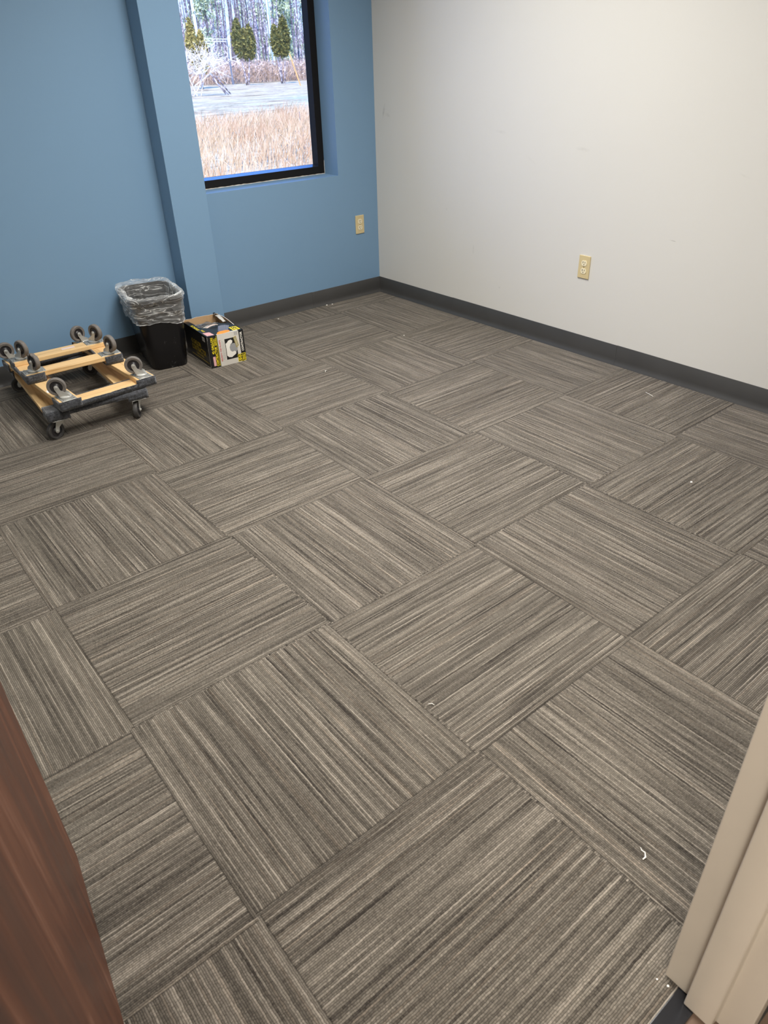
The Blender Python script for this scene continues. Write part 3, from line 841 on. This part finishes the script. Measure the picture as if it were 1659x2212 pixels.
# left face (the beginning of each line is behind the wastebasket)
text('lettering', '42 GALLON', face_left, .26, .66, .50, .66, M['dyellow'])
text('lettering', 'CONTRACTOR', face_left, .26, .86, .30, .475, M['dyellow'])
text('lettering', 'CLEAN-UP BAGS', face_left, .42, .74, .205, .275, M['dyellow'])
patch('printed_stripe', face_left, rect(.22, .95, .125, .150), M['dyellow'], .0002)
patch('printed_label', face_left, rect(.79, .90, .80, .94), M['whitep'], .0003, 'small white barcode label')
for i in range(6): patch('printed_bar', face_left, rect(.80+i*.016, .808+i*.016, .82, .92), M['greyp'], .0006)
# top flap
text('lettering', 'CONTRACTOR', lambda s_, t, o: face_top(t, s_, o), .42, .74, .03, .10, M['yellow'], False, .0004)
text('lettering', '42 GALLON', lambda s_, t, o: face_top(t, s_, o), .28, .40, .10, .16, M['yellow'], False, .0004)
patch('printed_label', face_top, [(.05, .05), (.24, .04), (.22, .22), (.05, .24)], M['pinkp'], .0002, 'pink printed label')
patch('printed_panel', face_top, rect(.285, .865, 0, .05), M['cream'], .0002)
patch('printed_picture', face_top, [(.30, .02), (.50, .015), (.66, .04), (.70, .10), (.62, .15), (.45, .15), (.36, .11)], M['orange'], .0005, 'orange printed picture')
fan = [(.42, .16), (.68, .12), (.86, .34), (.80, .42), (.70, .44), (.60, .42)]
patch('printed_picture', face_top, fan, M['bluegrey'], .0003, 'blue grey pleated picture')
for i in range(7):
    f = i/6; x0_, y0_ = .46+.20*f, .155-.03*f; x1_, y1_ = .62+.22*f, .41-.05*f+.03*math.sin(PI*f)
    patch('printed_pleat', face_top, [(x0_, y0_), (x0_+.006, y0_), (x1_+.016, y1_), (x1_, y1_)], M['greyp'], .0006)
patch('printed_badge', face_top, rect(.77, .97, .05, .24), M['yellow'], .0004)
text('lettering', '50', face_top, .80, .94, .13, .22, M['black'], False, .0007)
text('lettering', 'BAGS', face_top, .80, .94, .07, .11, M['black'], False, .0007)

# ------------------------------------------------------------------ bits on the carpet
def bit(name, pts, r, label, cat='debris', mat='lint', group=None):
    b = MB(); b.tube(pts, r, 6); return tag(b.build(name, M[mat], smooth='all'), label, cat, group)
bit('lint_thread', [(-2.276, -3.678, .002), (-2.268, -3.679, .003), (-2.262, -3.673, .006), (-2.263, -3.666, .006), (-2.258, -3.660, .004)], [.0016, .0020, .0013, .0010, .0007], 'curled white thread on the carpet near the beige door jamb')
def crumb(x, y, r, label, n=0, group=None):
    bm = bmesh.new(); bmesh.ops.create_icosphere(bm, subdivisions=2, radius=r)
    for v in bm.verts: v.co += noise.noise_vector(v.co*(2/r)+Vector((n, 0, 0)))*r*.45; v.co.z *= .45
    me = bpy.data.meshes.new('plaster_crumb'); bm.to_mesh(me); bm.free(); me.materials.append(M['lint'])
    return tag(link('plaster_crumb', me, None, (x, y, r*.30)), label, 'debris', group)

crumb(-0.815, -2.909, .0045, 'white paper scrap on the carpet, right of the middle of the room', 1)
crumb(-2.452, -3.826, .0016, 'white crumb on the carpet at the tip of the beige door jamb', 2)
crumb(-2.447, -3.845, .0021, 'larger white crumb against the foot of the beige door jamb', 3)
crumb(-0.478, -.020, .0055, 'left plaster crumb of two by the baseboard under the blue wall', 4)
crumb(-0.438, -.028, .0048, 'right plaster crumb of two by the baseboard under the blue wall', 5)
crumb(-0.878, -.045, .0040, 'white crumb beside the baseboard, just right of the bag box', 6)
crumb(-0.503, -.85, .0030, 'white speck on the carpet near the room corner', 7)
bit('lint_thread', [(-.205, -2.300, .003), (-.214, -2.328, .004), (-.222, -2.352, .003)], .0010, 'straight pale thread on the carpet beside the white wall')
bit('lint_thread', [(-2.330, -3.080, .003), (-2.322, -3.086, .005), (-2.320, -3.093, .003)], .0009, 'short pale thread on the carpet in the middle of the foreground')
bit('lint_thread', [(-1.190, -1.012, .003), (-1.184, -1.000, .005), (-1.174, -1.000, .004)], .0014, 'small curled white thread on the carpet in front of the bag box')

# ------------------------------------------------------------------ outdoors, seen through the window
GZ = -0.30
def ground_mat():
    k = NT('winter_field', 1.0, 0.05); o = k.obj(); x, y, z = k.sep(o)
    n1 = k.noise(k.scale(o, (.5, 1.3, 1)), 1.0, 5, 0.7); n2 = k.noise(o, 5, 5, 0.8)
    t = k.math('ADD', k.math('MULTIPLY', n1, .55), k.math('MULTIPLY', n2, .45))
    c = k.ramp(t, [(0.40, (.17, .115, .06)), (0.47, (.38, .28, .15)), (0.56, (.58, .46, .27))])
    # a greener band crossing the field
    dy = k.math('ABSOLUTE', k.math('SUBTRACT', y, 29.0))
    g = k.math('MULTIPLY', k.ramp(k.math('DIVIDE', dy, 6.0), [(0.2, 1.0), (1.0, 0.0)]), k.ramp(k.noise(o, .5, 3), [(.45, 0.0), (.65, .5)]))
    c = k.mix(g, c, (.32, .38, .22))
    k.col(c); k.bump(n2, .6, .05)
    return k.m
b = MB(); n_ = 60
vs = []; 
for i in range(n_+1):
    for j in range(n_+1):
        x, y = -60+190*i/n_, .32+180*(j/n_)**1.6
        vs.append((x, y, GZ + .10*nz(x*.08, y*.08)*min(1, y/20) - .0))
b.add(vs, [(i*(n_+1)+j, (i+1)*(n_+1)+j, (i+1)*(n_+1)+j+1, i*(n_+1)+j+1) for i in range(n_) for j in range(n_)])
struct(b.build('ground', ground_mat(), smooth='all'))

def leafy(name, stops, rough=0.8, scale=3.0):
    k = NT(name, rough, 0.2); k.col(k.ramp(k.noise(k.obj(), scale, 3), stops)); return k.m
LM = {
 'straw': leafy('dry_grass', [(.35, (.40, .23, .12)), (.5, (.54, .37, .21)), (.65, (.62, .48, .30))], scale=.7),
 'arb': leafy('arborvitae_foliage', [(.35, (.045, .060, .020)), (.5, (.12, .125, .035)), (.65, (.27, .235, .06))], scale=5),
 'gold': leafy('golden_foliage', [(.35, (.14, .13, .03)), (.6, (.42, .34, .10))], scale=5),
 'pine': leafy('pine_foliage', [(.35, (.22, .28, .17)), (.5, (.40, .48, .30)), (.65, (.62, .66, .42))], scale=1.5),
 'bark': leafy('grey_bark', [(.38, (.10, .085, .10)), (.5, (.24, .20, .22)), (.62, (.60, .55, .56))], scale=6),
 'barkd': leafy('dark_bark', [(.38, (.05, .045, .06)), (.62, (.20, .17, .19))], scale=6),
 'twig': leafy('sunlit_twigs', [(.35, (.55, .46, .35)), (.6, (.85, .78, .66))], scale=6),  # whitened so the colour carries the sunlight on the branches
 'brush': leafy('winter_brush', [(.35, (.24, .16, .11)), (.5, (.46, .33, .24)), (.65, (.60, .46, .34))], scale=1.2),
 'poles': simple('pale_weathered_pole', (.60, .68, .66), 0.8, var=.1),
 'post': simple('blue_grey_post', (.10, .13, .18), 0.6),
 'stake': simple('orange_wood_stake', (.62, .36, .13), 0.7),
}
rs = random.Random(11)
def leaf_cloud(b, c, r, n, size, flat=1.0, shape=None):
    for _ in range(n):
        while True:
            p = Vector((rs.uniform(-1, 1), rs.uniform(-1, 1), rs.uniform(-1, 1)))
            if .35 < p.length < 1: break
        q = Vector((c[0]+p.x*r[0], c[1]+p.y*r[1], c[2]+p.z*r[2]))
        if shape: q = shape(q)
        s_ = size*rs.uniform(.6, 1.4)
        a = Vector((rs.gauss(0, 1), rs.gauss(0, 1), rs.gauss(0, 1))).normalized()*s_
        d_ = Vector((rs.gauss(0, 1), rs.gauss(0, 1), rs.gauss(0, 1)+.4)).normalized()*s_*flat
        b.add([q-a*.5, q+a*.5, q+a*.2+d_, q-a*.3+d_*.8], [(0, 1, 2, 3)])
def lobed_tree(label, x, y, h, lobes, trunks, mat, group):
    t = thing('arborvitae_tree', label, 'tree', (x, y, GZ), 0, group)
    for k_, pts in enumerate(trunks):
        b = MB(); b.tube(pts, [.075-.04*i/(len(pts)-1) for i in range(len(pts))], 7); b.build('trunk', LM['bark'], t, smooth='all')
    b = MB()
    lobes = [(a_*.80+.08, c_*.86+.42, d_*.78, e_*.80, f_) for a_, c_, d_, e_, f_ in lobes]
    for (cx, cz, rx, rz, n) in lobes:
        leaf_cloud(b, (0, 0, 0), (1, 1, 1), n, .115, 1.2,
                   lambda q: Vector((cx + q.x*rx*(1-.45*max(0, q.z)-.15*max(0, -q.z)), q.y*rx*.9*(1-.45*max(0, q.z)), cz+q.z*rz)))
    b.build('foliage', LM[mat], t)
    return t
# directions through the camera: plan position at distance y, and height from the picture's rows
def plan(ratio, y): return (-3.205 + ratio*(y+4.034), y)
GA = 'arborvitae trees at the edge of the field'
x, y = plan(.575, 52.6)
lobed_tree('olive arborvitae with twin pale trunks, left of the dark one', x, y, 4.6, [(-.62, 3.0, .62, 1.65, 2600), (.10, 2.6, .55, 1.35, 1800), (.66, 2.75, .55, 1.45, 2200)],
           [[(-.05, 0, 0), (-.15, 0, .9), (-.35, 0, 2.0)], [(.12, 0, 0), (.22, 0, .8), (.45, 0, 1.9)]], 'arb', GA)
x, y = plan(.632, 52.8)
lobed_tree('darker arborvitae with a forked top, next to the window frame', x, y, 4.9, [(-.62, 2.85, .48, 1.35, 1600), (.0, 2.7, .50, 1.3, 1700), (.42, 3.15, .68, 1.75, 3000)],
           [[(-.10, 0, 0), (-.2, 0, .9), (-.35, 0, 1.9)], [(.0, .1, 0), (.0, .1, .9), (-.05, 0, 1.9)], [(.18, 0, 0), (.25, 0, .8), (.40, 0, 1.9)]], 'arb', GA)
x, y = plan(.508, 50)
lobed_tree('golden arborvitae half hidden behind the bare shrub', x, y, 4.2, [(-.6, 2.6, .55, 2.0, 2000), (.25, 2.1, .55, 1.6, 1800)],
           [[(-.05, 0, 0), (-.15, 0, .9), (-.3, 0, 2.0)]], 'gold', GA)

# bare shrub, its twigs coloured as if lit white by the sun
def branchy(b, p, d_, l, r, depth, n=3, sag=.0):
    q = p; pts = [tuple(p)]
    for i in range(3):
        d_ = (d_ + Vector((rs.gauss(0, .22), rs.gauss(0, .22), rs.gauss(0, .16)-sag))).normalized(); q = q + d_*l/3; pts.append(tuple(q))
        if depth > 0 and i >= 1:
            for _ in range(n if i == 2 else 1):
                dd = (d_ + Vector((rs.gauss(0, .6), rs.gauss(0, .6), rs.gauss(0, .5)))).normalized()
                branchy(b, q, dd, l*rs.uniform(.55, .8), r*.6, depth-1, n, sag)
    b.tube(pts, [r, r*.85, r*.7, r*.5], 4)
x, y = plan(.494, 40)
t = thing('bare_shrub', 'leafless shrub of tangled pale branches at the left of the window', 'shrub', (x, y, GZ))
b = MB()
for i in range(6):
    a = rs.uniform(-.6, .7); branchy(b, Vector((rs.uniform(-.5, .6), rs.uniform(-.4, .4), 0)), Vector((math.sin(a)*.6, rs.uniform(-.3, .3), 1)).normalized(), rs.uniform(1.0, 1.35), .036, 3, 4)
branchy(b, Vector((.1, 0, .5)), Vector((.75, 0, .8)).normalized(), 1.5, .035, 3, 2)
b.build('branches', LM['twig'], t)
for i, (xa, xb, za) in enumerate(((.75, 1.6, 1.1), (.95, 1.75, .9), (.55, 1.45, .8))):
    lab = ['top', 'middle', 'lowest'][i]
    b = MB(); b.tube([(x+xa, y-.8-.3*i, GZ+za), (x+(xa+xb)/2, y-.8-.3*i, GZ+za*.52), (x+xb, y-.8-.3*i, GZ+.03)], .035, 6)
    tag(b.build('fallen_branch', LM['bark'], smooth='all'), lab + ' one of three fallen branches leaning beside the bare shrub', 'branch', 'fallen branches by the shrub')
# posts
x, y = plan(.553, 56.5)
t = thing('metal_post', 'dark thin post with two pale crossbars beside the bare shrub', 'post', (x, y, GZ))
b = MB(); b.tube([(0, 0, 0), (-.12, 0, 3.05)], .06, 8); b.build('pole', LM['post'], t)
for z_ in (2.92, 3.08):
    b = MB(); b.tube([(-2.0, 0, z_+.05), (.2, 0, z_)], .03, 6); b.build('crossbar', LM['poles'], t)
for rt, y, hb, lab in ((.621, 72, 15, 'pale leaning utility pole between the two arborvitae'), (.512, 71, 15, 'pale leaning utility pole above the golden arborvitae')):
    x, y = plan(rt, y)
    b = MB(); b.tube([(0, 0, 0), (-.6, 0, hb)], [.16, .12], 10); o = b.build('utility_pole', LM['poles'], smooth=True); o.location = (x, y, GZ)
    tag(o, lab, 'pole', 'utility poles in the trees')
x, y = plan(.661, 46)
b = MB(); b.tube([(0, 0, 0), (-.72, 0, 1.95)], .05, 6); o = b.build('wooden_stake', LM['stake']); o.location = (x, y, GZ)
tag(o, 'orange wooden stake leaning left in the field by the window frame', 'stake')
x, y = plan(.655, 15.5)
b = MB(); b.tube([(0, 0, 0), (.0, 0, .42)], .011, 6); o = b.build('marker_rod', LM['post']); o.location = (x, y, GZ)
tag(o, 'thin dark rod standing in the dry grass', 'rod')

# wood edge: bare trunks and pines
def trunk_mesh(h, r, lean, seed, mat, limbs=7):
    b = MB(); rs.seed(seed)
    pts = [(lean*(i/6)**1.3 + .12*math.sin(i+seed), .1*math.cos(i*1.3+seed), h*i/6) for i in range(7)]
    b.tube(pts, [r*(1-.11*i) for i in range(7)], 7)
    for i in range(limbs):
        f = rs.uniform(.12, .95); p = Vector((lean*f**1.3, 0, h*f)); a = rs.uniform(0, 2*PI)
        l = rs.uniform(.4, 1.0)
        q = p + Vector((math.cos(a)*l*.5, math.sin(a)*l*.5, l*.35)); e = q + Vector((math.cos(a+.4)*l*.4, math.sin(a+.4)*l*.4, l*.4))
        b.tube([tuple(p), tuple(q), tuple(e)], [r*.25, r*.17, r*.08], 4)
        for _ in range(3):
            g_ = q + Vector((rs.uniform(-.35, .35), rs.uniform(-.35, .35), rs.uniform(.2, .9)))
            b.tube([tuple(q), tuple(g_)], [r*.12, r*.05], 3)
    return b.mesh('trunk', LM[mat])
def pine_foliage(h, seed):
    b = MB(); rs.seed(seed)
    for i in range(11):
        z_ = h*rs.uniform(.18, .98); R0 = 1.3*(1.15-z_/h)
        leaf_cloud(b, (rs.uniform(-R0, R0)*.7, rs.uniform(-R0, R0)*.7, z_), (.9, .9, .55), 130, .20, 1.3)
    return b.mesh('foliage', LM['pine'])
TM = [trunk_mesh(13, .13, .3, 1, 'bark'), trunk_mesh(14, .10, -.4, 2, 'barkd'), trunk_mesh(12, .085, .2, 3, 'bark', 9), trunk_mesh(15, .17, 0, 4, 'barkd', 5), trunk_mesh(13, .12, -.1, 5, 'barkd', 8)]
PF = [pine_foliage(11, 21), pine_foliage(9, 22)]
rs.seed(99)
placed = []
for row, (y0, cnt, ra, rb) in enumerate(((72, 26, .43, .76), (80, 34, .43, .76), (89, 42, .43, .76), (99, 50, .43, .76), (110, 56, .43, .76), (123, 60, .43, .76), (76, 14, .14, .43), (88, 18, .14, .43), (100, 20, .14, .43))):
    for i in range(cnt):
        pine = rs.random() < .17
        rad = 2.1 if pine else .95
        for tries in range(60):
            y = y0 + rs.uniform(-4.5, 5); rt = ra + (rb-ra)*min(1, max(0, (i+rs.uniform(-.6, 1.6))/cnt))
            x, y = plan(rt, y)
            if all((x-a_)**2+(y-b_)**2 > (rad+c_)**2 for a_, b_, c_ in placed): break
        else: continue
        placed.append((x, y, rad))
        if pine:
            t = thing('pine_tree', 'pale green loose-crowned pine in the woods beyond the field', 'tree', (x, y, GZ), rs.uniform(0, 6.3), 'pines in the woods')
            t.scale = [rs.uniform(.8, 1.15)]*3
            link('trunk', TM[3], t); link('foliage', PF[i % 2], t)
        else:
            o = link('bare_tree', TM[rs.choice((0, 1, 2, 2, 4, 4, 0))], None, (x, y, GZ), (0, 0, rs.uniform(0, 6.3)))
            o.scale = [rs.uniform(.85, 1.2)]*3
            tag(o, 'thin leafless tree in the woods beyond the field', 'tree', 'bare trees in the woods')
# brush at the foot of the woods, too tangled to count
b = MB(); rs.seed(5)
for i in range(7600):
    y = rs.uniform(58.5, 66); x, y = plan(rs.uniform(.14, .80), y)
    h = rs.uniform(.5, 1.9); dx, dy = rs.gauss(0, .5), rs.gauss(0, .5)
    wd = rs.uniform(.012, .03)
    b.add([(x-wd, y, GZ), (x+wd, y, GZ), (x+dx+wd*.4, y+dy, GZ+h), (x+dx*.5-.3*wd, y+dy*.5, GZ+h*.55)], [(0, 1, 2, 3)])
    b.add([(x+dx*.4, y, GZ+h*.4), (x+dx*.4+wd, y, GZ+h*.4), (x-dx*.6, y+dy, GZ+h*.85)], [(0, 1, 2)])
    if i % 3 == 0: leaf_cloud(b, (x+dx*.6, y, GZ+h*.75), (.5, .5, .35), 5, .11, 1.5)
tag(b.build('undergrowth', LM['brush']), 'tangled mauve winter brush along the foot of the woods', 'undergrowth', None, 'stuff')
# tall dry grass nearer the window
b = MB(); rs.seed(8)
for i in range(22000):
    y = 5.5 + 15.5*rs.random()**.8; x, y = plan(rs.uniform(.08, .86), y)
    clump = noise.noise(Vector((x*.45, y*.45, 0)))
    if rs.random() > .62+clump*.7: continue
    h = rs.uniform(.22, .58)*(1+.5*clump)*(1.1 if y < 15 else .7); a = rs.gauss(.3, .55)
    wd = rs.uniform(.004, .009); dx = math.sin(a)*h*.6; dy = rs.gauss(0, .15)
    b.add([(x-wd, y, GZ), (x+wd, y, GZ), (x+dx*.45+wd*.8, y+dy*.4, GZ+h*.65), (x+dx*.45-wd*.8, y+dy*.4, GZ+h*.65), (x+dx, y+dy, GZ+h)], [(0, 1, 2, 3), (3, 2, 4)])
tag(b.build('dry_grass', LM['straw']), 'tall orange-tan dry grass outside the window', 'grass', None, 'stuff')
